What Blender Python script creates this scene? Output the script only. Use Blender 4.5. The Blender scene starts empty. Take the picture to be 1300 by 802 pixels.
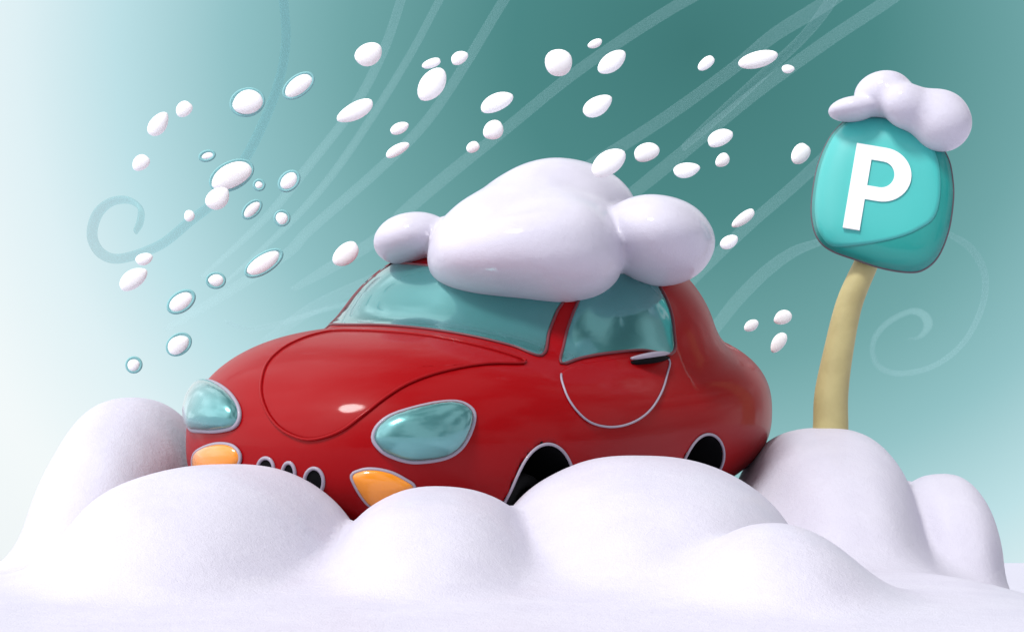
import bpy, math, random
import numpy as np
from mathutils import Vector, Matrix
from mathutils.bvhtree import BVHTree

random.seed(7); rng = np.random.default_rng(7)
scene = bpy.context.scene
COL = scene.collection

# ------------------------------------------------------------------ camera
F = 2880.0; PITCH = math.radians(6.2); CAM = Vector((0, -12, 0.32))
cam = bpy.data.cameras.new('camera'); cam_o = bpy.data.objects.new('camera', cam); COL.objects.link(cam_o)
cam.sensor_width = 36; cam.lens = 36 * F / 1300; cam.clip_end = 6000; cam.clip_start = 0.1
cam_o.location = CAM; cam_o.rotation_euler = (math.pi / 2 + PITCH, 0, 0)
scene.camera = cam_o
FW = Vector((0, math.cos(PITCH), math.sin(PITCH))); UP = Vector((0, -math.sin(PITCH), math.cos(PITCH)))

def ray(px, py):
    return (FW * F + Vector((1, 0, 0)) * (px - 650) - UP * (py - 401)).normalized()
def at(px, py, Y):
    d = ray(px, py); return CAM + d * ((Y - CAM.y) / d.y)
def ppm(Y):                      # photo pixels per metre at distance Y
    return F / (Y - CAM.y)

# ------------------------------------------------------------------ helpers
def lin(r, g, b):
    f = lambda c: (c / 255 / 12.92) if c / 255 <= .04045 else ((c / 255 + .055) / 1.055) ** 2.4
    return (f(r), f(g), f(b), 1)

def link(name, verts, faces, mats, parent=None, smooth=True, fm=None):
    me = bpy.data.meshes.new(name)
    me.from_pydata([tuple(v) for v in verts], [], [tuple(int(i) for i in f) for f in faces])
    for m in (mats if isinstance(mats, (list, tuple)) else [mats]): me.materials.append(m)
    if fm is not None: me.polygons.foreach_set('material_index', np.asarray(fm, dtype=np.int32))
    me.polygons.foreach_set('use_smooth', [smooth] * len(me.polygons))
    me.update()
    o = bpy.data.objects.new(name, me); COL.objects.link(o)
    if parent: o.parent = parent
    return o

def thing(name, label, cat, loc=(0, 0, 0), group=None):
    o = bpy.data.objects.new(name, None); COL.objects.link(o); o.location = loc; o.empty_display_size = .1
    return tag(o, label, cat, group)
def tag(o, label=None, cat=None, group=None, kind=None):
    if label: o['label'] = label
    if cat: o['category'] = cat
    if group: o['group'] = group
    if kind: o['kind'] = kind
    return o

# surface nets over a scalar field -------------------------------------------------
def nets(field, lo, hi, h, relax=2):
    lo = np.array(lo, float); n = np.ceil((np.array(hi) - lo) / h).astype(int) + 1
    ax = [(lo[i] + h * np.arange(n[i])).astype(np.float32) for i in range(3)]
    X, Y, Z = np.meshgrid(*ax, indexing='ij')
    V = field(X, Y, Z).astype(np.float32)
    S = V < 0
    cs = [(i, j, k) for i in (0, 1) for j in (0, 1) for k in (0, 1)]
    sl = lambda A, c: A[c[0]:n[0] - 1 + c[0], c[1]:n[1] - 1 + c[1], c[2]:n[2] - 1 + c[2]]
    cnt = sum(sl(S, c).astype(np.int8) for c in cs)
    act = (cnt > 0) & (cnt < 8)
    idx = -np.ones(act.shape, dtype=np.int64); cells = np.argwhere(act); idx[act] = np.arange(len(cells))
    acc = np.zeros((len(cells), 3)); num = np.zeros(len(cells))
    vals = {c: V[cells[:, 0] + c[0], cells[:, 1] + c[1], cells[:, 2] + c[2]] for c in cs}
    for a in cs:
        for d in range(3):
            if a[d] == 0:
                b = list(a); b[d] = 1; b = tuple(b)
                va, vb = vals[a], vals[b]; m = (va < 0) != (vb < 0)
                t = np.where(m, va / np.where(m, va - vb, 1), 0)
                p = np.tile(np.array(a, float), (len(cells), 1)); p[:, d] += t
                acc[m] += p[m]; num[m] += 1
    P = lo + h * (cells + acc / num[:, None])
    faces = []
    for d in range(3):
        e1, e2 = (d + 1) % 3, (d + 2) % 3
        s0 = [slice(None)] * 3; s1 = [slice(None)] * 3
        s0[d] = slice(0, n[d] - 1); s1[d] = slice(1, n[d])
        A, B = S[tuple(s0)], S[tuple(s1)]
        ch = np.argwhere(A != B)
        ok = (ch[:, e1] > 0) & (ch[:, e2] > 0) & (ch[:, e1] < n[e1] - 1) & (ch[:, e2] < n[e2] - 1)
        ch = ch[ok]
        q = []
        for da, db in ((-1, -1), (0, -1), (0, 0), (-1, 0)):
            c = ch.copy(); c[:, e1] += da; c[:, e2] += db; q.append(idx[c[:, 0], c[:, 1], c[:, 2]])
        q = np.stack(q, 1)
        ins = A[ch[:, 0], ch[:, 1], ch[:, 2]]
        q[~ins] = q[~ins][:, ::-1]
        faces.append(q)
    faces = np.concatenate(faces)
    for _ in range(relax):                                   # pull the vertices on to the true surface
        e = h * .25; x, y, z = P.T
        f0 = field(x, y, z)
        g = np.stack([(field(x + e, y, z) - field(x - e, y, z)), (field(x, y + e, z) - field(x, y - e, z)), (field(x, y, z + e) - field(x, y, z - e))], 1) / (2 * e)
        st = -(f0 / np.maximum((g ** 2).sum(1), 1e-9))[:, None] * g
        ln = np.linalg.norm(st, axis=1, keepdims=True); st *= np.minimum(1, .6 * h / np.maximum(ln, 1e-12))
        P = P + st
    return P, faces

def smin(a, b, k):
    hh = np.maximum(k - np.abs(a - b), 0) / k
    return np.minimum(a, b) - hh * hh * k * .25
def ell(X, Y, Z, c, r, rot=0.0, n=2.0):
    """approximate distance to a superellipsoid; rot turns it about the y axis"""
    dx, dy, dz = X - c[0], Y - c[1], Z - c[2]
    if rot:
        cr, sr = math.cos(rot), math.sin(rot); dx, dz = dx * cr + dz * sr, -dx * sr + dz * cr
    qx, qy, qz = np.abs(dx / r[0]) + 1e-9, np.abs(dy / r[1]) + 1e-9, np.abs(dz / r[2]) + 1e-9
    R = (qx ** n + qy ** n + qz ** n) ** (1 / n)
    g = R ** (1 - n) * np.sqrt((qx ** (n - 1) / r[0]) ** 2 + (qy ** (n - 1) / r[1]) ** 2 + (qz ** (n - 1) / r[2]) ** 2)
    return (R - 1) / np.maximum(g, .15 / max(r))
WK = [(rng.normal(size=3), rng.uniform(0, 6.28)) for _ in range(14)]
def lumps(X, Y, Z, scale, amp):
    s = 0
    for i, (k, p) in enumerate(WK): s = s + np.sin(scale * (k[0] * X + k[1] * Y + k[2] * Z) + p)
    return s * amp / 3.7

def tube(name, pts, radii, mat, parent=None, closed=False, seg=10, flat=1.0, caps=True):
    """tube through pts; flat squashes it along the world y axis"""
    pts = [Vector(p) for p in pts]; n = len(pts)
    if not hasattr(radii, '__len__'): radii = [radii] * n
    V = []; Fc = []
    prev = None
    for i, p in enumerate(pts):
        t = (pts[(i + 1) % n] - pts[i - 1]) if closed else (pts[min(i + 1, n - 1)] - pts[max(i - 1, 0)])
        t = t.normalized() if t.length > 1e-9 else Vector((1, 0, 0))
        if prev is None:
            a = t.cross(Vector((0, 1, 0)))
            if a.length < .05: a = t.cross(Vector((0, 0, 1)))
        else: a = prev - t * prev.dot(t)
        a.normalize(); prev = a; b = t.cross(a)
        for k in range(seg):
            an = 2 * math.pi * k / seg
            V.append(p + a * (math.cos(an) * radii[i]) + b * (math.sin(an) * radii[i] * flat))
    for i in range(n if closed else n - 1):
        j = (i + 1) % n
        for k in range(seg):
            l = (k + 1) % seg
            Fc.append((i * seg + k, j * seg + k, j * seg + l, i * seg + l))
    if not closed and caps:
        Fc.append(tuple(range(seg))); Fc.append(tuple((n - 1) * seg + k for k in reversed(range(seg))))
    return link(name, V, Fc, mat, parent)

def crom(P, m, closed=False):
    P = np.array([tuple(p) for p in P], float); n = len(P)
    g = lambda i: P[i % n] if closed else P[min(max(i, 0), n - 1)]
    segs = n if closed else n - 1
    out = []
    for s in range(segs):
        for k in range(m):
            t = k / m; a, b, c, d = g(s - 1), g(s), g(s + 1), g(s + 2)
            out.append(.5 * (2 * b + (c - a) * t + (2 * a - 5 * b + 4 * c - d) * t * t + (3 * b - a - 3 * c + d) * t ** 3))
    if not closed: out.append(P[-1])
    return np.array(out)
def even(P, m, closed):
    Q = np.vstack([P, P[:1]]) if closed else P
    L = np.concatenate([[0], np.cumsum(np.linalg.norm(np.diff(Q, axis=0), axis=1))])
    t = np.linspace(0, L[-1], m + 1)[:-1] if closed else np.linspace(0, L[-1], m)
    return np.stack([np.interp(t, L, Q[:, i]) for i in range(Q.shape[1])], 1)

# ------------------------------------------------------------------ materials
def mat(name, base, rough=.5, metal=0., coat=0., coat_rough=.03, spec=.5, alpha=1., sss=0., sss_rad=(.05, .05, .06), bump=None, var=None, emit=None):
    m = bpy.data.materials.new(name); m.use_nodes = True; nt = m.node_tree; b = nt.nodes['Principled BSDF']
    b.inputs['Base Color'].default_value = base if len(base) == 4 else (*base, 1)
    b.inputs['Roughness'].default_value = rough; b.inputs['Metallic'].default_value = metal
    b.inputs['Coat Weight'].default_value = coat; b.inputs['Coat Roughness'].default_value = coat_rough
    b.inputs['Specular IOR Level'].default_value = spec; b.inputs['Alpha'].default_value = alpha
    if sss:
        b.inputs['Subsurface Weight'].default_value = sss; b.inputs['Subsurface Radius'].default_value = sss_rad; b.inputs['Subsurface Scale'].default_value = 1
    tc = nt.nodes.new('ShaderNodeTexCoord')
    if bump:
        prev = None
        for sc, st, dist in bump:
            n = nt.nodes.new('ShaderNodeTexNoise'); n.inputs['Scale'].default_value = sc; n.inputs['Detail'].default_value = 4
            nt.links.new(tc.outputs['Object'], n.inputs['Vector'])
            bp = nt.nodes.new('ShaderNodeBump'); bp.inputs['Strength'].default_value = st; bp.inputs['Distance'].default_value = dist
            nt.links.new(n.outputs['Fac'], bp.inputs['Height'])
            if prev: nt.links.new(prev.outputs['Normal'], bp.inputs['Normal'])
            prev = bp
        nt.links.new(prev.outputs['Normal'], b.inputs['Normal'])
    if var:
        sc, c2, lo_, hi_ = var
        n = nt.nodes.new('ShaderNodeTexNoise'); n.inputs['Scale'].default_value = sc; n.inputs['Detail'].default_value = 5
        nt.links.new(tc.outputs['Object'], n.inputs['Vector'])
        r = nt.nodes.new('ShaderNodeValToRGB'); r.color_ramp.elements[0].position = lo_; r.color_ramp.elements[1].position = hi_
        r.color_ramp.elements[0].color = base if len(base) == 4 else (*base, 1); r.color_ramp.elements[1].color = c2 if len(c2) == 4 else (*c2, 1)
        nt.links.new(n.outputs['Fac'], r.inputs['Fac']); nt.links.new(r.outputs['Color'], b.inputs['Base Color'])
    return m

M_SNOW = mat('snow', (.60, .582, .675), .75, spec=.25, coat=.40, coat_rough=.11, bump=[(190, .35, .005), (26, .18, .012)], var=(3.5, (.63, .613, .70), .35, .65))
M_BANK = mat('bank_snow', (.60, .582, .675), .75, spec=.12, coat=.10, coat_rough=.16, bump=[(150, .5, .006), (30, .25, .012), (7, .2, .03)], var=(3.5, (.63, .613, .70), .35, .65))
M_FLAKE = mat('flake_snow', (.97, .975, .98), .7, spec=.2, bump=[(45, .12, .006)])
M_RIM = mat('flake_ice', lin(128, 186, 188), .6)
M_RED = mat('red_paint', (.31, .001, .003), .45, spec=.08, coat=.20, coat_rough=.09)
M_BLACK = mat('black_recess', (.004, .004, .005), .8, spec=.1)
M_TYRE = mat('tyre_rubber', (.012, .012, .013), .75, spec=.25, bump=[(60, .2, .004)])
M_HUB = mat('dark_hub', (.02, .02, .022), .5, metal=.4)
M_TRIM = mat('lavender_trim', (.34, .30, .37), .45, coat=.15)
M_SEAM = mat('seam_rubber', (.16, .03, .04), .5)
M_GLASS = mat('tinted_glass', (.085, .31, .305), .13, metal=.55, spec=.5, coat=.6, coat_rough=.01)
M_LENS = mat('headlight_glass', (.11, .34, .34), .20, metal=.55, spec=.6, coat=1.0, coat_rough=.02)
M_ORANGE = mat('amber_lens', (.85, .27, .004), .25, coat=1.0, coat_rough=.05)
M_TEAL_SHADE = mat('teal_enamel_shaded', lin(8, 142, 135), .4, coat=.5, coat_rough=.1)  # sign teal with shade put into the colour, showing as the lower right crescent
M_TEAL_LIT = mat('teal_enamel_lit', lin(64, 184, 178), .4, coat=.4, coat_rough=.12)  # same sign teal, lit tone put into the colour
M_EDGE = mat('dark_edging', lin(92, 84, 92), .6)
M_WHITE = mat('white_enamel', (.88, .88, .88), .4, coat=.3)
M_WOOD = mat('tan_post_wood', (.50, .44, .20), .6, bump=[(18, .15, .01)], var=(6, (.42, .36, .16), .4, .7))
M_WISP = mat('blown_snow', (.55, .80, .82), .9, spec=0., alpha=.048)
M_WISPD = mat('blown_snow_teal', (.20, .48, .50), .9, spec=0., alpha=.20)  # deeper teal tint than the pale wisps

# ------------------------------------------------------------------ sky and sun
world = bpy.data.worlds.new('World'); scene.world = world; world.use_nodes = True
nt = world.node_tree; nt.nodes.clear()
SUN_DIR = Vector((-.34, -.50, .86)).normalized()          # towards the sun
sel = math.asin(SUN_DIR.z)
def N(t, **kw):
    n = nt.nodes.new(t)
    for k, v in kw.items(): setattr(n, k, v)
    return n
sky = N('ShaderNodeTexSky', sky_type='NISHITA'); sky.sun_disc = False; sky.sun_elevation = sel; sky.sun_rotation = math.atan2(SUN_DIR.x, SUN_DIR.y)
bg_sky = N('ShaderNodeBackground'); bg_sky.inputs['Strength'].default_value = .08; nt.links.new(sky.outputs['Color'], bg_sky.inputs['Color'])
tc = N('ShaderNodeTexCoord')
dc = ray(880, 60)
sub = N('ShaderNodeVectorMath', operation='SUBTRACT'); sub.inputs[1].default_value = dc; nt.links.new(tc.outputs['Generated'], sub.inputs[0])
mul = N('ShaderNodeVectorMath', operation='MULTIPLY'); mul.inputs[1].default_value = (1.0, 1.0, 1.06); nt.links.new(sub.outputs[0], mul.inputs[0])
ln = N('ShaderNodeVectorMath', operation='LENGTH'); nt.links.new(mul.outputs[0], ln.inputs[0])
half = N('ShaderNodeMath', operation='MULTIPLY'); half.inputs[1].default_value = .5; nt.links.new(ln.outputs['Value'], half.inputs[0])
ramp = N('ShaderNodeValToRGB'); cr = ramp.color_ramp; cr.interpolation = 'LINEAR'
stops = [(0, lin(60, 120, 116)), (.08, lin(74, 136, 133)), (.15, lin(112, 168, 168)), (.20, lin(146, 196, 200)), (.25, lin(192, 228, 234)), (.29, lin(226, 244, 248)), (.34, lin(247, 253, 254)),
         (.60, (.80, .84, .88, 1)), (1.0, (.43, .435, .46, 1)), (1.7, (.42, .42, .445, 1))]
while len(cr.elements) < len(stops): cr.elements.new(.5)
for e, (p, c) in zip(cr.elements, stops): e.position = p * .5; e.color = c
nt.links.new(half.outputs[0], ramp.inputs['Fac'])
# extra brightness added to the unseen left sky, whitening left sides of the snow
dotl = N('ShaderNodeVectorMath', operation='DOT_PRODUCT'); dotl.inputs[1].default_value = Vector((-.86, -.1, .40)).normalized(); nt.links.new(tc.outputs['Generated'], dotl.inputs[0])
mr = N('ShaderNodeMapRange'); mr.interpolation_type = 'SMOOTHSTEP'; mr.inputs['From Min'].default_value = .35; mr.inputs['From Max'].default_value = .95; mr.inputs['To Max'].default_value = 3.2
nt.links.new(dotl.outputs['Value'], mr.inputs['Value'])
# cloud banks everywhere outside the dark snow cloud
nz = N('ShaderNodeTexNoise'); nz.inputs['Scale'].default_value = 2.6; nz.inputs['Detail'].default_value = 3; nt.links.new(tc.outputs['Generated'], nz.inputs['Vector'])
cm = N('ShaderNodeMapRange'); cm.inputs['From Min'].default_value = .43; cm.inputs['From Max'].default_value = .58; cm.inputs['To Min'].default_value = .22; cm.inputs['To Max'].default_value = 1.85
nt.links.new(nz.outputs['Fac'], cm.inputs['Value'])
far = N('ShaderNodeMapRange'); far.inputs['From Min'].default_value = .40; far.inputs['From Max'].default_value = .75; nt.links.new(ln.outputs['Value'], far.inputs['Value'])
cmix = N('ShaderNodeMix'); cmix.data_type = 'FLOAT'; cmix.inputs[2].default_value = 1.0
nt.links.new(far.outputs[0], cmix.inputs[0]); nt.links.new(cm.outputs[0], cmix.inputs[3])
addl = N('ShaderNodeMath', operation='ADD'); nt.links.new(cmix.outputs[0], addl.inputs[0]); nt.links.new(mr.outputs[0], addl.inputs[1])
bg = N('ShaderNodeBackground'); nt.links.new(ramp.outputs['Color'], bg.inputs['Color']); nt.links.new(addl.outputs[0], bg.inputs['Strength'])
mx = N('ShaderNodeMixShader'); mx.inputs[0].default_value = .95
nt.links.new(bg_sky.outputs[0], mx.inputs[1]); nt.links.new(bg.outputs[0], mx.inputs[2])
wo = N('ShaderNodeOutputWorld'); nt.links.new(mx.outputs[0], wo.inputs['Surface'])

sun = bpy.data.lights.new('sun', 'SUN'); sun.energy = 2.5; sun.angle = math.radians(12); sun.color = (1, .98, .965)
sun_o = bpy.data.objects.new('sun', sun); COL.objects.link(sun_o); sun_o.rotation_euler = SUN_DIR.to_track_quat('Z', 'Y').to_euler()
vs = scene.view_settings; vs.view_transform = 'Standard'; vs.look = 'None'; vs.exposure = 0; vs.gamma = 1; vs.use_curve_mapping = False

# ------------------------------------------------------------------ the car
TH = math.radians(34); s_, c_ = math.sin(TH), math.cos(TH)
TILT = math.radians(10)
ORG = at(620, 660, 0.0)                                     # point on the ground under the middle of the car
CARM = Matrix.Translation(ORG) @ Matrix.Rotation(TILT, 4, 'X') @ Matrix.Rotation(math.atan2(-c_, -s_), 4, 'Z')
CARI = CARM.inverted()
car = thing('car', 'small rounded red car stuck in deep snow with snow piled on its roof', 'car')
car.matrix_world = CARM

def tab(x, xs, ys):
    """smooth table (cosine between the knots)"""
    x = np.clip(x, xs[0], xs[-1]); i = np.clip(np.searchsorted(xs, x) - 1, 0, len(xs) - 2)
    xs = np.asarray(xs, float); ys = np.asarray(ys, float)
    t = (x - xs[i]) / (xs[i + 1] - xs[i]); d = np.gradient(ys, xs); h = xs[i + 1] - xs[i]
    return (2 * t ** 3 - 3 * t ** 2 + 1) * ys[i] + (t ** 3 - 2 * t ** 2 + t) * h * d[i] + (-2 * t ** 3 + 3 * t ** 2) * ys[i + 1] + (t ** 3 - t ** 2) * h * d[i + 1]
AF, AR, ZM = 1.83, 1.97, .50
WHEELS = [(1.0, .185, .29, .285), (-.30, .235, .265, .235)]      # x, half length, z, height of the arch
def raw_lower(x, y, z):
    a = np.where(x > 0, AF, AR)
    w = tab(x, [-1.7, -1.0, 0, .8, 1.75], [1.17, 1.18, 1.13, 1.13, 1.10])
    hu = tab(x, [-1.7, -1.0, -.2, .45, 1.1, 1.75], [.58, .56, .52, .56, .63, .66])
    hh = np.where(z > ZM, hu, .52)
    n = 2.5
    return (np.abs(x / a) ** n + np.abs(y / w) ** n + np.abs((z - ZM) / hh) ** n) ** (1 / n) - 1
def raw_cabin(x, y, z):
    zz = z - .88
    xc = -.36 - .10 * zz
    w = .97 - .18 * np.clip(zz, 0, 1)
    return (np.abs((x - xc) / 1.06) ** 2.1 + np.abs(y / w) ** 2.6 + np.abs(zz / .66) ** 2.1) ** (1 / 2.3) - 1
def dist(f, x, y, z, gmin=.35):
    e = .004; v = f(x, y, z)
    g = np.sqrt((f(x + e, y, z) - v) ** 2 + (f(x, y + e, z) - v) ** 2 + (f(x, y, z + e) - v) ** 2) / e
    return v / np.maximum(g, gmin)
def body_solid(x, y, z):
    return smin(dist(raw_lower, x, y, z), dist(raw_cabin, x, y, z), np.where(x < -.3, .10, .16))
def body_field(x, y, z):
    d = body_solid(x, y, z)
    for wx, wr, wz, wh in WHEELS:
        cyl = np.maximum((np.sqrt(((x - wx) / wr) ** 2 + ((z - wz) / wh) ** 2) - 1) * wr, .70 - np.abs(y))
        d = np.maximum(d, -cyl)
    return d
BLO, BHI = (-2.1, -1.35, -.08), (2.0, 1.35, 1.75)
PS, FS = nets(body_solid, BLO, BHI, .03, 3)
BV = BVHTree.FromPolygons([tuple(p) for p in PS], [tuple(int(i) for i in f) for f in FS])
PB, FB = nets(body_field, BLO, BHI, .02, 3)
cen = PB[FB].mean(1); inw = np.zeros(len(FB), int)
for wx, wr, wz, wh in WHEELS:
    inw |= ((np.hypot((cen[:, 0] - wx) / wr, (cen[:, 2] - wz) / wh) < 1.05) & (body_solid(*cen.T) < -.005)).astype(int)
link('body', PB, FB, [M_RED, M_BLACK], car, fm=inw)

def hit(px, py):
    o = CARI @ CAM; d = (CARI.to_3x3() @ ray(px, py)).normalized()
    p, nrm, _, _ = BV.ray_cast(o, d)
    if p is None:
        t = (-o).dot(d); q, nrm, _, _ = BV.find_nearest(o + d * t)
        p = q
    return p, nrm
def patch(name, outline, material, lift=.004, dome=0., rings=14, m=72, center=None, trim=None, trim_r=.008, trim_name='trim', parent=None, mirror=False, smooth=True, sink=.02, span=None):
    """panel lying on the car body inside an outline drawn on it from the front"""
    O = even(crom(outline, 8, True) if smooth else np.array(outline, float), m, True)
    c = np.array(center, float) if center else O.mean(0)
    V = []
    p, n = hit(*c); V.append(p + n * (lift + dome))
    ring = []
    for k in range(1, rings + 1):
        s = k / rings
        for q in O:
            p, n = hit(*(c + (q - c) * s)); V.append(p + n * (lift + dome * math.sqrt(max(0, 1 - s ** 2.4))))
            if k == rings: ring.append(p + n * (lift + .001))
    for q in O:
        p, n = hit(*q); V.append(p - n * sink)
    Fc = []
    for j in range(m): Fc.append((0, 1 + (j + 1) % m, 1 + j))
    for k in range(rings):
        for j in range(m):
            a = 1 + k * m + j; b = 1 + k * m + (j + 1) % m
            Fc.append((a, b, b + m, a + m))
    objs = []
    for sgn in ((1, -1) if mirror else (1,)):
        W = [Vector((v.x, v.y * sgn, v.z)) for v in V]; FF = Fc if sgn > 0 else [f[::-1] for f in Fc]
        o = link(name, W, FF, material, parent or car)
        me = o.data
        tr = [Vector((v.x, v.y * sgn, v.z)) for v in ring]
        if trim and span: tube(trim_name, tr[int(span[0] * m):int(span[1] * m)], trim_r, trim, o, seg=8)
        elif trim: tube(trim_name, tr, trim_r, trim, o, closed=True, seg=8)
        objs.append(o)
    return objs

HOOD = [(432, 421), (408, 424), (384, 431), (360, 443), (342, 459), (334, 476), (332, 500), (340, 524), (354, 542), (372, 553), (391, 558), (412, 555), (436, 545), (462, 526), (488, 506), (515, 489), (548, 476), (585, 467), (622, 462), (668, 461), (640, 449), (580, 434), (530, 426), (480, 422)]
WIND = [(417, 411), (427, 393), (442, 371), (462, 352), (487, 335), (560, 340), (620, 352), (680, 366), (716, 376), (707, 396), (697, 422), (688, 452), (650, 440), (600, 428), (545, 419), (490, 414)]
SIDE = [(712, 462), (715, 440), (722, 412), (735, 380), (752, 345), (790, 336), (822, 346), (838, 366), (850, 392), (855, 420), (853, 449), (815, 445), (770, 449), (738, 455)]
DOOR = [(713, 472), (740, 463), (775, 457), (815, 453), (847, 456), (846, 475), (838, 500), (822, 523), (800, 537), (774, 542), (748, 536), (728, 518), (716, 496)]
HL = [(474, 555), (479, 542), (495, 529), (525, 519), (559, 512), (584, 512), (599, 521), (601, 533), (595, 552), (584, 569), (567, 580), (542, 585), (517, 585), (491, 576), (478, 565)]
TS = [(447, 606), (457, 597), (474, 595), (495, 599), (512, 607), (526, 618), (510, 634), (488, 645), (466, 637)]
patch('hood', HOOD, M_RED, .006, .0, 22, 120, (450, 470), M_RED, .007, 'hood_edge')
patch('windshield', WIND, M_GLASS, .004, .01, 26, 110, None, M_SEAM, .007, 'window_seal')
patch('side_window', SIDE, M_GLASS, .004, .008, 22, 90, None, M_SEAM, .0075, 'window_seal', mirror=True)
doors = patch('door', DOOR, M_RED, .006, 0, 20, 90, None, M_TRIM, .0055, 'door_seam', mirror=True, span=(.37, 1.0))
FHL = [(258, 484), (275, 488), (292, 500), (303, 516), (305, 531), (298, 542), (279, 547), (258, 547), (243, 544), (238, 525), (241, 505), (248, 492)]
FTS = [(248, 577), (262, 567), (280, 563), (297, 566), (306, 577), (303, 590), (285, 600), (262, 602), (248, 594)]
for ol in (HL, FHL): patch('headlight', ol, M_LENS, .006, .07, 14, 72, None, M_TRIM, .011, 'headlight_ring')
for ol in (TS, FTS): patch('turn_signal', ol, M_ORANGE, .006, .035, 12, 60, None, M_TRIM, .009, 'signal_ring')
for cx, cy, rx, ry in ((338, 594, 10, 13), (367, 601, 8, 14), (399, 611, 12, 17)):
    patch('grille_slot', [(cx + rx * math.cos(a), cy + ry * math.sin(a)) for a in np.linspace(0, 2 * math.pi, 16, endpoint=False)], M_BLACK, .003, .0, 6, 40, None, M_TRIM, .009, 'slot_ring')
# door handles: a black grip under a pale cap
for d, sgn in zip(doors, (1, -1)):
    p0, n0 = hit(799, 459); p1, n1 = hit(848, 452)
    n0 = (n0 + n1).normalized()
    for nm, mt, dz, r0, fl in (('handle', M_BLACK, -.012, .020, 1), ('handle_cap', M_TRIM, .010, .017, .8)):
        pts = []; rad = []
        for t in np.linspace(0, 1, 13):
            q = p0.lerp(p1, t) + n0 * (.012 + .035 * math.sin(math.pi * t)) + Vector((0, 0, dz - .012 * math.sin(math.pi * t)))
            pts.append(Vector((q.x, q.y * sgn, q.z))); rad.append(r0 * (.25 + .75 * math.sin(math.pi * min(1, t * 1.05 + .02)) ** .6) if t < 1 else .004)
        tube(nm, pts, rad, mt, d, seg=10)
# wheels
def ring_lathe(name, prof, c, sgn, m_, parent, seg=48):
    V = []; Fc = []; n = len(prof)
    for k in range(seg):
        a = 2 * math.pi * k / seg
        for r, y in prof: V.append((c[0] + r * math.cos(a), c[1] + y * sgn, c[2] + r * math.sin(a)))
    for k in range(seg):
        l = (k + 1) % seg
        for i in range(n - 1):
            f = (k * n + i, l * n + i, l * n + i + 1, k * n + i + 1); Fc.append(f if sgn < 0 else f[::-1])
    return link(name, V, Fc, m_, parent)
for wx, wr, wz, wh in WHEELS:
    for sgn in (1, -1):
        w = bpy.data.objects.new('wheel', None); COL.objects.link(w); w.parent = car
        r = wr * .86; c = (wx, .82 * sgn, wz - .02)
        ring_lathe('tyre', [(r * .62, -.09), (r * .8, -.10), (r * .95, -.085), (r, -.05), (r, .05), (r * .95, .085), (r * .8, .10), (r * .62, .09)], c, sgn, M_TYRE, w)
        ring_lathe('rim', [(r * .63, -.08), (r * .63, .07), (r * .5, .05), (r * .2, .06), (.001, .065)], c, sgn, M_HUB, w)
        arc = []
        for a in np.linspace(math.radians(-20), math.radians(200), 60):
            x, z = wx + wr * math.cos(a), wz + wh * math.sin(a)
            p, n, _, _ = BV.ray_cast(Vector((x, 2 * sgn, z)), Vector((0, -sgn, 0)))
            if p is not None: arc.append(p + n * .002)
        if len(arc) > 4: tube('wheel_arch_trim', arc, .0075, M_TRIM, car, seg=8)

# ------------------------------------------------------------------ snow
def snow_thing(name, label, cat, field, lo, hi, h, m_=M_SNOW, group=None):
    P, Fc = nets(field, lo, hi, h, 2)
    b = P.mean(0); b[2] = P[:, 2].min()
    o = link(name, P - b, Fc, m_); o.location = b
    return tag(o, label, cat, group)

def lobe(px, py, rx, ry, Y, ryd, rot=0):
    k = ppm(Y); c = at(px, py, Y); return (tuple(c), (rx / k, ryd, ry / k), math.radians(rot))
# cap of snow on the roof
A = [lobe(640, 305, 92, 66, -.15, .55, 26), lobe(728, 272, 84, 64, .05, .50, -14), lobe(662, 328, 113, 60, -.62, .50, 2), lobe(722, 320, 47, 50, -.62, .4, 0)]
B_ = lobe(524, 305, 51, 33, -.25, .30, 10); C_ = lobe(832, 305, 73, 56, -.42, .48, -8)
def roof_f(X, Y, Z):
    d = None
    for c, r, t in A:
        e = ell(X, Y, Z, c, r, t); d = e if d is None else smin(d, e, .30)
    for c, r, t in (B_, C_): d = smin(d, ell(X, Y, Z, c, r, t), .025)
    return d + lumps(X, Y, Z, 4.5, .006) + lumps(X, Y, Z, 15, .0025)
lo = at(450, 420, 0); hi = at(930, 170, 0)
snow_thing('roof_snow', 'thick lobed cap of snow lying on the roof of the red car', 'snow cap', roof_f, (lo.x, -1.4, lo.z), (hi.x, .9, hi.z), .025)['kind'] = 'thing'

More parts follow.
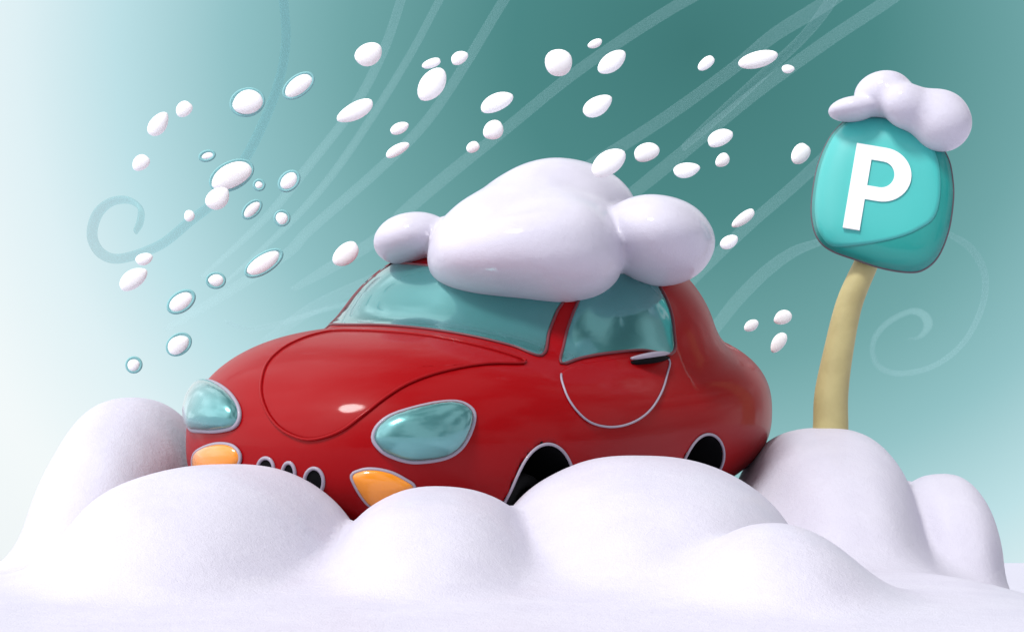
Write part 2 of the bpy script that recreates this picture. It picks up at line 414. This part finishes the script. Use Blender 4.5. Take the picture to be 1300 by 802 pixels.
def sstep(a, b, x):
    t = np.clip((x - a) / (b - a), 0, 1); return t * t * (3 - 2 * t)
CC = CARM @ Vector((0, 0, 0))
def ground_z(X, Y):
    drift = .265 * sstep(-6.6, -2.0, Y) * (1 - sstep(1.75, 2.9, X)) * (1 - sstep(3, 9, Y)) * (1 - .5 * sstep(3.2, 6, -X))
    heap = .40 * np.exp(-(((X - CC.x - .15) / 1.75) ** 2 + ((Y - CC.y - .1) / 1.35) ** 2) ** 1.8)
    return drift + heap + .012 * (np.sin(X * 1.7 + 1) * np.sin(Y * 1.3) + .5 * np.sin(X * 3.1 + Y * 2.3)) * np.exp(-(X ** 2 + Y ** 2) / 400)
MOUND_G = 'rounded snow mounds around the car'
MOUNDS = []
def mound(label, cx, top, hw, Y, dep, front, base=0.12, n=2.3):
    """a drift: steep behind and at the sides, running out in a longer slope in front"""
    ks = ppm(Y); c = at(cx, top, Y); a = hw / ks; ht = c.z - base; ph = cx * .13
    def raw(X, Yy, Z):
        dy = Yy - Y; ry = np.where(dy < 0, front, dep); p = np.where(dy < 0, 1.75, 2.1)
        w = a * (1 + .10 * np.clip(-dy / front, 0, 1))
        R = (np.abs((X - c.x) / w) ** n + np.abs((Z - base) / ht) ** n) ** (1 / n)
        return (R ** p + np.abs(dy / ry) ** p) ** (1 / p) - 1
    def f(X, Yy, Z):
        return dist(raw, X, Yy, Z, .25) + lumps(X + ph, Yy, Z, 2.6, .012) + lumps(X, Yy + ph, Z, 8, .004)
    MOUNDS.append((label, f))
mound('tall snow mound left of the car beside its far headlight', 174, 503, 124, .15, .75, 1.7, n=2.2)
mound('broad low snow mound in front of the car nose covering the grille slots', 280, 591, 195, -1.75, .55, 1.8)
mound('snow mound under the near headlight between the nose and the front wheel', 560, 612, 142, -1.95, .5, 1.7, n=2.4)
mound('large snow mound along the car side covering the lower wheels', 812, 581, 200, -1.45, .62, 2.0)
mound('low small snow fold lowest of all at the foot of the sign mound', 980, 660, 112, -3.3, .4, .8, n=2.2)
mound('tall snow mound behind the car tail from which the sign post rises', 1040, 544, 122, .45, .7, 1.7, n=2.6)
mound('rightmost small snow mound standing alone beyond the sign post', 1190, 598, 70, .2, .5, .9, n=2.7)

# one continuous snow surface: sharp creases between the tops, melting together lower down; then cut into the separate mounds
BX0, BX1, BY0, BY1 = -4.1, 3.9, -6.6, 1.9
def border(X, Y):
    return np.maximum.reduce([sstep(BX0 + .9, BX0 + .1, X), sstep(BX1 - .9, BX1 - .1, X), sstep(BY0 + .9, BY0 + .1, Y), sstep(BY1 - .5, BY1 - .1, Y)])
def bank_f(X, Y, Z):
    k = .06 + .39 * (1 - sstep(.0, .44, Z)); d = None
    for lb, f in MOUNDS:
        e = f(X, Y, Z); d = e if d is None else smin(d, e, k)
    return smin(d, Z - ground_z(X, Y) + .05 * border(X, Y), .26)
BP, BF = nets(bank_f, (BX0, BY0, -.12), (BX1, BY1, 1.22), .036, 2)
e = .01; bx, by, bz = BP.T
BN = np.stack([bank_f(bx + e, by, bz) - bank_f(bx - e, by, bz), bank_f(bx, by + e, bz) - bank_f(bx, by - e, bz), bank_f(bx, by, bz + e) - bank_f(bx, by, bz - e)], 1)
BN /= np.linalg.norm(BN, axis=1, keepdims=True) + 1e-12
bc = BP[BF].mean(1)
own = np.argmin(np.stack([f(*bc.T) for lb, f in MOUNDS] + [bc[:, 2] - ground_z(bc[:, 0], bc[:, 1]) + .02]), 0)
for i in range(len(MOUNDS) + 1):
    fs = BF[own == i]; used, inv = np.unique(fs, return_inverse=True); fs = inv.reshape(-1, 4); P = BP[used]
    if i < len(MOUNDS):
        b0 = P.mean(0); b0[2] = P[:, 2].min()
        o = link('snow_mound', P - b0, fs, M_BANK); o.location = b0; tag(o, MOUNDS[i][0], 'snow mound', MOUND_G)
    else:
        o = tag(link('snow_ground', P, fs, M_BANK), kind='structure')
    o.data.normals_split_custom_set_from_vertices([tuple(v) for v in BN[used]])

# ground: one sheet out to the horizon, heaped under the car
def grid_axis(mid, near, far_, n1, n2):
    a = np.linspace(-near, near, n1); b = np.geomspace(near, far_, n2)[1:]
    return mid + np.concatenate([-b[::-1], a, b])
gx = grid_axis(0, 5, 3000, 90, 26); gy = grid_axis(-1, 7, 3000, 110, 26)
GX, GY = np.meshgrid(gx, gy, indexing='ij')
cc = CARM @ Vector((0, 0, 0))
GZ = ground_z(GX, GY) - .025
ni, nj = GX.shape
gi = np.arange(ni * nj).reshape(ni, nj)
gf = np.stack([gi[:-1, :-1], gi[1:, :-1], gi[1:, 1:], gi[:-1, 1:]], -1).reshape(-1, 4)
tag(link('ground', np.stack([GX, GY, GZ], -1).reshape(-1, 3), gf, M_BANK), kind='structure')

# ------------------------------------------------------------------ parking sign
SY = .35
sgn_o = thing('parking_sign', 'rounded teal parking sign with a white P on a bent tan post', 'sign', at(1054, 600, SY))
SI = Matrix.Translation(-sgn_o.location)
loc = lambda p: Vector(p) - sgn_o.location
cl = crom([(1053, 610, 23), (1054, 560, 23), (1054.5, 540, 22.5), (1055.5, 500, 21.5), (1064, 448, 19), (1078, 386, 17), (1099, 336, 15.5), (1106, 318, 15)], 8)
tube('post', [loc(at(a, b, SY)) for a, b, r in cl], [r / ppm(SY) for a, b, r in cl], M_WOOD, sgn_o, seg=24)
SN = Vector((-.20, -.94, .14)).normalized(); SC = at(1121, 246, SY - .10)
def on_board(px, py, off=0.):
    d = ray(px, py); t = (SC + SN * off - CAM).dot(SN) / d.dot(SN); return CAM + d * t
BOARD = [(1080, 149), (1105, 145), (1128, 147), (1152, 154), (1181, 172), (1202, 198), (1209, 230), (1209, 258), (1203, 294), (1190, 325), (1172, 341), (1152, 344), (1120, 339), (1086, 328), (1056, 317), (1040, 304), (1032, 283), (1031, 253), (1039, 208), (1056, 171)]
LIT_OUTLINE = [(1082, 153), (1105, 149), (1128, 151), (1151, 158), (1175, 175), (1189, 200), (1194, 228), (1193, 258), (1185, 281), (1166, 295), (1142, 305), (1106, 312), (1060, 314), (1043, 301), (1036, 282), (1035, 253), (1043, 210), (1059, 174)]  # outline of the face coloured as lit; shade-coloured board shows around it
def pillow(name, outline, zf, front, back, side, material, parent, m=96, rings=14, off=0.):
    O = even(crom(outline, 8, True), m, True); c = O.mean(0); V = []; Fc = []
    def add(s, z):
        for q in O: V.append(loc(on_board(*(c + (q - c) * s)) + SN * z))
    prof = [(k / rings, zf(k / rings)) for k in range(1, rings + 1)] + [(1.0, -side * .5), (.985, -side * .85), (.95, -side)]
    V.append(loc(on_board(*c) + SN * zf(0)))
    for s, z in prof: add(s, z)
    V.append(loc(on_board(*c) - SN * side))
    for j in range(m): Fc.append((0, 1 + (j + 1) % m, 1 + j))
    for k in range(len(prof) - 1):
        for j in range(m):
            a = 1 + k * m + j; b = 1 + k * m + (j + 1) % m; Fc.append((a, b, b + m, a + m))
    L = len(V) - 1; st = 1 + (len(prof) - 1) * m
    for j in range(m): Fc.append((L, st + j, st + (j + 1) % m))
    return link(name, V, Fc, material, parent)
board_z = lambda s: .05 - .055 * s ** 7 + .012 * (1 - s * s)
pillow('board', BOARD, board_z, 0, 0, .07, M_TEAL_SHADE, sgn_o)
BO = even(crom(BOARD, 8, True), 360, True); BC = even(crom(BOARD, 8, True), 96, True).mean(0)
_an = np.arctan2(BO[:, 1] - BC[1], BO[:, 0] - BC[0]); _rd = np.hypot(*(BO - BC).T); _o = np.argsort(_an); _an, _rd = _an[_o], _rd[_o]
def on_face(q, up):
    v = np.array(q) - BC; s = np.hypot(*v) / np.interp(math.atan2(v[1], v[0]), _an, _rd, period=2 * math.pi)
    return loc(on_board(*q) + SN * (board_z(s) + up))
def lit_face(m=96, rings=16):
    O = even(crom(LIT_OUTLINE, 8, True), m, True); c = O.mean(0); V = [on_face(c, .004)]
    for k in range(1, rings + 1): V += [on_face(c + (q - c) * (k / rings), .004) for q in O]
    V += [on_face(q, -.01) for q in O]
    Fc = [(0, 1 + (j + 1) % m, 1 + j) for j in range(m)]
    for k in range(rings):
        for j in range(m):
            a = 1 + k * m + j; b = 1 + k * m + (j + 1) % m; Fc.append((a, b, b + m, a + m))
    link('lit_face', V, Fc, M_TEAL_LIT, sgn_o)
lit_face()
tube('edge_trim', [on_face(BC + (q - BC) * .999, -.012) for q in even(crom(BOARD, 8, True), 120, True)], .0085, M_EDGE, sgn_o, closed=True, seg=8)
# the letter, an extruded P with its counter
def Pshape():
    H, st = 108., 21.5
    outer = [(0, 0), (st, 0), (st, 40), (38, 40)] + [(38 + 37 * math.cos(a), 74 + 34 * math.sin(a)) for a in np.linspace(-math.pi / 2, math.pi / 2, 25)[1:-1]] + [(38, 108), (0, 108)]
    inner = [(st, 57.5), (37, 57.5)] + [(37 + 16.5 * math.cos(a), 74 + 16.5 * math.sin(a)) for a in np.linspace(-math.pi / 2, math.pi / 2, 17)[1:-1]] + [(37, 90.5), (st, 90.5)]
    return outer, inner
import bmesh
def letter(parent):
    outer, inner = Pshape(); bm = bmesh.new(); ang = math.radians(9.6); ux, uy = math.cos(ang), math.sin(ang)
    def P3(q, z):
        px = 1071 + q[0] * ux + q[1] * uy; py = 293.5 + q[0] * uy - q[1] * ux
        return loc(on_board(px, py) + SN * z)
    ed = []
    for lp in (outer, inner):
        vs_ = [bm.verts.new(P3(q, .074)) for q in lp]
        ed += [bm.edges.new((vs_[i], vs_[(i + 1) % len(vs_)])) for i in range(len(vs_))]
    bmesh.ops.triangle_fill(bm, use_beauty=True, use_dissolve=False, edges=ed)
    bmesh.ops.recalc_face_normals(bm, faces=bm.faces)
    if bm.faces[0].normal.dot(SN) < 0: bmesh.ops.reverse_faces(bm, faces=bm.faces)
    r = bmesh.ops.extrude_face_region(bm, geom=bm.faces[:])
    vs2 = [g for g in r['geom'] if isinstance(g, bmesh.types.BMVert)]
    bmesh.ops.translate(bm, verts=vs2, vec=SN * -.03)
    bmesh.ops.recalc_face_normals(bm, faces=bm.faces)
    me = bpy.data.meshes.new('letter'); bm.to_mesh(me); bm.free(); me.materials.append(M_WHITE)
    o = bpy.data.objects.new('letter', me); COL.objects.link(o); o.parent = parent
letter(sgn_o)
CAP = [(lobe(1084, 139, 33, 16, SY - .08, .14, 6), .02), (lobe(1121, 120, 37, 30, SY - .06, .17, 12), .02), (lobe(1146, 132, 26, 26, SY - .20, .12, 0), .05), (lobe(1178, 142, 44, 28, SY - .12, .16, 4), .10), (lobe(1196, 156, 38, 38, SY - .17, .17, 0), .06)]
def cap_f(X, Y, Z):
    d = None
    for (c, r, t), k in CAP:
        e = ell(X, Y, Z, c, r, t); d = e if d is None else smin(d, e, k)
    return d + lumps(X, Y, Z, 9, .002)
lo = at(1040, 210, SY); hi = at(1250, 80, SY)
snow_thing('sign_snow', 'lumpy cap of snow hanging over the top of the teal parking sign', 'snow cap', cap_f, (lo.x, SY - .5, lo.z), (hi.x, SY + .3, hi.z), .012)['kind'] = 'thing'

# ------------------------------------------------------------------ falling flakes
FLAKES = [  # px, py, half length, half width, tilt, icy rim, label
    (469, 69, 19, 14, 30, 0, "plump egg-shaped snowflake high at left, straight above a long slanted rimless flake"),
    (379, 109, 21, 11, 38, 1, "slim slanted snowflake with icy teal rim, topmost of the rimmed flakes"),
    (314, 130, 20, 16, 15, 1, "big plump rimmed snowflake just left of the topmost slim rimmed one"),
    (233, 139, 12, 9, 45, 0, "smaller, upper right one of a rimless snowflake pair at the upper far left"),
    (202, 157, 17, 12, 55, 0, "larger, lower left one of a rimless snowflake pair at the upper far left"),
    (178, 207, 12, 10, 40, 0, "round rimless snowflake alone above the open curl of the left wisp"),
    (263, 198, 8, 4.5, 15, 1, "tiny flat oval snowflake with teal rim just above the largest rimmed flake"),
    (294, 223, 28, 16, 27, 1, "largest rimmed snowflake, a long oval overlapping a rimless flake below it"),
    (277, 252, 17, 13, 40, 0, "rimless snowflake tucked half behind the underside of the largest rimmed flake"),
    (329, 235, 5, 5, 0, 1, "tiniest round snowflake with teal rim, just right of the largest rimmed flake"),
    (367, 230, 13, 9, 45, 1, "medium oval rimmed snowflake right of the tiniest rimmed one, above a small round rimmed flake"),
    (320, 266, 13, 7, 45, 1, "narrow steeply slanted rimmed snowflake below the tiniest rimmed one"),
    (358, 277, 8, 8, 40, 1, "small round rimmed snowflake straight below a medium oval rimmed flake, left of the roof snow"),
    (241, 274, 7, 7, 0, 0, "small round rimless snowflake lying over the long tail of the left curled wisp"),
    (183, 329, 11, 8, 15, 0, "small flat rimless snowflake touching the bottom of the left wisp's curl"),
    (169, 354, 20, 12, 35, 0, "large slanted rimless snowflake just under the left wisp's curl, lower of two"),
    (230, 383, 17, 10, 35, 1, "slanted rimmed snowflake left of the windshield, upper of two similar ones"),
    (274, 356, 10, 8, 0, 1, "small squat rimmed snowflake just left of the longest pointed rimmed flake"),
    (335, 334, 25, 10, 33, 1, "longest slimmest rimmed snowflake, pointed, left of the roof snow's small lobe"),
    (439, 323, 20, 12, 42, 0, "large slanted rimless snowflake right beside the roof snow's small left lobe"),
    (227, 437, 15, 11, 35, 1, "oval rimmed snowflake above the far headlight, lower of two similar slanted ones"),
    (170, 463, 8, 8, 30, 1, "small round rimmed snowflake, lowest on the left, just above the tall left mound"),
    (450, 142, 25, 12, 28, 0, "long slanted rimless snowflake directly below the plump egg-shaped one at upper left"),
    (507, 163, 12, 8, 25, 0, "upper and rounder of two small snowflakes stacked above the roof snow's left slope"),
    (505, 190, 17, 7, 30, 0, "lower, thin pointed one of two snowflakes stacked above the roof snow's left slope"),
    (549, 107, 24, 16, 55, 0, "big steep egg-shaped snowflake with a thin sliver flake resting on its top"),
    (547, 81, 13, 6, 20, 0, "thin sliver snowflake hovering right on top of a big steep egg-shaped flake"),
    (584, 73, 12, 8, 30, 0, "small oval snowflake to the upper right of a big steep egg-shaped flake"),
    (630, 130, 22, 12, 25, 0, "long oval snowflake above the roof snow, topmost of a column of three"),
    (626, 166, 14, 12, 40, 0, "round snowflake in the middle of a column of three above the roof snow"),
    (600, 187, 9, 7, 30, 0, "small snowflake lowest in a column of three, nearest the roof snow's top slope"),
    (709, 80, 18, 18, 0, 0, "large fully round snowflake high above the roof snow's peak"),
    (755, 56, 10, 5.5, 25, 0, "small thin snowflake, highest of all flakes, upper right of the large round one"),
    (777, 79, 21, 12, 38, 0, "long slanted snowflake just right of the large round one"),
    (760, 134, 20, 13, 32, 0, "plump slanted snowflake alone between the roof snow's peak and the large round flake's row"),
    (772, 207, 24, 16, 35, 0, "big snowflake overlapping the top right edge of the roof snow"),
    (821, 193, 17, 12, 20, 0, "plump oval snowflake just right of the one overlapping the roof snow"),
    (873, 216, 17, 10, 10, 0, "flat teardrop snowflake above the right lobe of the roof snow"),
    (917, 204, 10, 8.5, 45, 0, "small upright round snowflake just right of the flat teardrop flake"),
    (914, 175, 18, 10, 25, 0, "pointed half-moon snowflake just above the small upright round one, left of the sign"),
    (896, 81, 13, 7, 40, 0, "small narrow slanted snowflake left of the longest flat flake at the upper right"),
    (962, 76, 25, 12, 15, 0, "longest flattest snowflake at the upper right, left of the sign snow"),
    (1001, 88, 8, 6, 0, 0, "tiny oval snowflake at the right end of the longest flat flake"),
    (1016, 196, 15, 11, 55, 0, "steep oval snowflake close to the left edge of the teal sign"),
    (943, 278, 18, 7, 37, 0, "thin pointed sliver snowflake right of the roof snow's right lobe, upper of two"),
    (926, 307, 12, 9, 30, 0, "oval snowflake right of the roof snow's right lobe, lower of two"),
    (954, 413, 10, 7, 32, 0, "smallest and leftmost of three snowflakes between the car's tail and the sign post"),
    (993, 403, 12, 9, 25, 0, "upper right one of three snowflakes between the car's tail and the sign post"),
    (988, 435, 14, 9, 55, 0, "lowest, steeply tilted one of three snowflakes between the car's tail and the sign post")]
def flake(px, py, a, b, tilt, rim, label, Y):
    k = ppm(Y); c = at(px, py, Y); t = math.radians(tilt); a /= k; b /= k; d = b * .5
    R = Matrix.Rotation(-t, 4, 'Y')
    V = []; Fc = []; nu, nv = 24, 14; ph = rng.uniform(0, 6, 3)
    for i in range(nv + 1):
        v = math.pi * i / nv
        for j in range(nu):
            u = 2 * math.pi * j / nu
            q = Vector((math.sin(v) * math.cos(u), math.cos(v), math.sin(v) * math.sin(u)))
            w = 1 + .05 * math.sin(2 * q.x + ph[0]) + .05 * math.sin(3 * q.z + ph[1]) + .12 * q.x * math.sin(ph[2])*abs(q.z)
            V.append(R @ Vector((q.x * a * w, q.y * d, q.z * b * w)))
    for i in range(nv):
        for j in range(nu):
            l = (j + 1) % nu; Fc.append((i * nu + j, i * nu + l, (i + 1) * nu + l, (i + 1) * nu + j))
    o = link('snowflake', V, Fc, M_FLAKE); o.location = c
    tag(o, label, 'snowflake', 'snowflakes falling around the car')
    if rim:
        pts = [R @ Vector((math.cos(u) * (a + .006), 0, math.sin(u) * (b + .006))) for u in np.linspace(0, 2 * math.pi, 40, endpoint=False)]
        tube('ice_rim', pts, .008, M_RIM, o, closed=True, seg=8)
    return o
for i, (px, py, a, b, t, rm, lb) in enumerate(FLAKES):
    flake(px, py, a, b, t, rm, lb or 'snowflake', -1.2 if i == 35 else rng.uniform(-.8, 1.6))

# ------------------------------------------------------------------ wisps of blown snow
WISPS = [
    ("teal tinted wisp of blown snow ending in an open curl at far left", 1, 7, [(358, -40, 6), (360, 0, 6), (363, 49, 6), (356, 97, 6), (337, 150, 6.5), (311, 202, 6.5), (276, 252, 6.5), (241, 281, 6.5), (203, 311, 6.5), (155, 328, 6.5), (129, 322, 7), (117, 300, 7), (123, 273, 7), (140, 257, 6.5), (162, 254, 6.5), (178, 264, 6.5), (178, 281, 6), (172, 294, 4)]),
    ("leftmost of the pale wisps falling steeply from the top edge, left of centre", 0, 8, [(520, -40, 9), (509, 0, 9.5), (487, 64, 9.5), (450, 135, 9), (393, 209, 9), (337, 277, 8), (256, 352, 4)]),
    ("second pale wisp from the left, running close beside the leftmost steep one", 0, 7, [(580, -40, 7), (558, 0, 7.5), (524, 64, 7.5), (479, 138, 8), (423, 220, 8), (367, 284, 7), (282, 362, 3)]),
    ("third pale wisp from the left, reaching down almost to the car's nose", 0, 6, [(668, -40, 8), (640, 0, 8), (588, 86, 8), (539, 157, 8), (479, 217, 8), (393, 292, 8), (364, 322, 8), (289, 371, 8), (211, 418, 5)]),
    ("pale wisp slanting from the top edge behind the roof snow's small left lobe", 0, 7, [(930, -30, 8), (865, 4, 8), (793, 49, 8), (719, 101, 8), (637, 168, 8), (580, 213, 9), (517, 266, 9), (484, 300, 9), (417, 341, 8), (372, 367, 4)]),
    ("longest pale wisp, running from the top right behind the roof snow to the windshield", 0, 9, [(1110, -40, 10), (1044, 7, 10), (984, 44, 9), (932, 86, 8), (861, 138, 8), (793, 183, 8), (700, 240, 8), (580, 310, 8), (473, 356, 8), (398, 391, 8), (334, 434, 4)]),
    ("rightmost straight wisp from the top edge, passing left of the sign snow", 0, 8, [(1185, -40, 9), (1123, 4, 9), (1055, 49, 9), (962, 116, 9), (880, 183, 9), (820, 232, 9), (770, 270, 6)]),
    ("short pale wisp crossing two longer ones in a fork at the upper right", 0, 6, [(1075, -40, 9), (1051, 7, 9), (1018, 49, 8), (962, 101, 8), (909, 150, 8), (868, 187, 5)]),
    ("short hooked wisp just above the car hood, left of the windshield", 0, 6, [(288, 408, 4), (312, 417, 5.5), (349, 412, 6), (398, 397, 6), (450, 382, 6), (500, 362, 5)]),
    ("short straight wisp between the teal sign's left edge and the car's rear pillar", 0, 7, [(1075, 172, 8), (1037, 209, 8), (1000, 243, 8), (947, 289, 8), (881, 352, 8), (840, 395, 5)]),
    ("gently arched pale wisp between the car's tail and the bottom of the sign", 0, 8, [(895, 432, 7), (912, 411, 7.5), (937, 380, 8), (972, 345, 8), (1007, 320, 7), (1038, 308, 5), (1080, 294, 4)]),
    ("pale wisp coiled into a spiral right of the sign post", 0, 7, [(1195, 291, 2), (1206, 298, 4), (1230, 313, 6), (1247, 338, 7.5), (1251, 366, 8), (1244, 397, 8), (1223, 435, 7), (1188, 463, 7), (1146, 474, 7), (1118, 467, 7), (1108, 449, 6.5), (1111, 428, 6.5), (1129, 408, 6.5), (1157, 395, 6), (1174, 401, 6), (1178, 415, 6), (1167, 428, 4), (1155, 430, 2)])]
for lb, dark, Y, pts in WISPS:
    q = crom(pts, 8); n = len(q); k = ppm(Y)
    P = [at(a, b, Y + 1.2 * math.sin(3.0 * i / n)) for i, (a, b, r) in enumerate(q)]
    o = tube('snow_wisp', P, [max(r, 1) * 1.05 / k for a, b, r in q], M_WISPD if dark else M_WISP, None, seg=12, flat=.5)
    c0 = P[-1]
    o.data.transform(Matrix.Translation(-c0)); o.location = c0
    tag(o, lb or 'wisp of blown snow', 'snow wisp', 'wisps of wind-blown snow in the air')

scene.render.engine = 'CYCLES'; scene.cycles.max_bounces = 6; scene.cycles.transparent_max_bounces = 12
scene.cycles.use_denoising = True; scene.cycles.denoising_prefilter = 'ACCURATE'; scene.cycles.denoising_input_passes = 'RGB_ALBEDO_NORMAL'; scene.cycles.use_adaptive_sampling = False
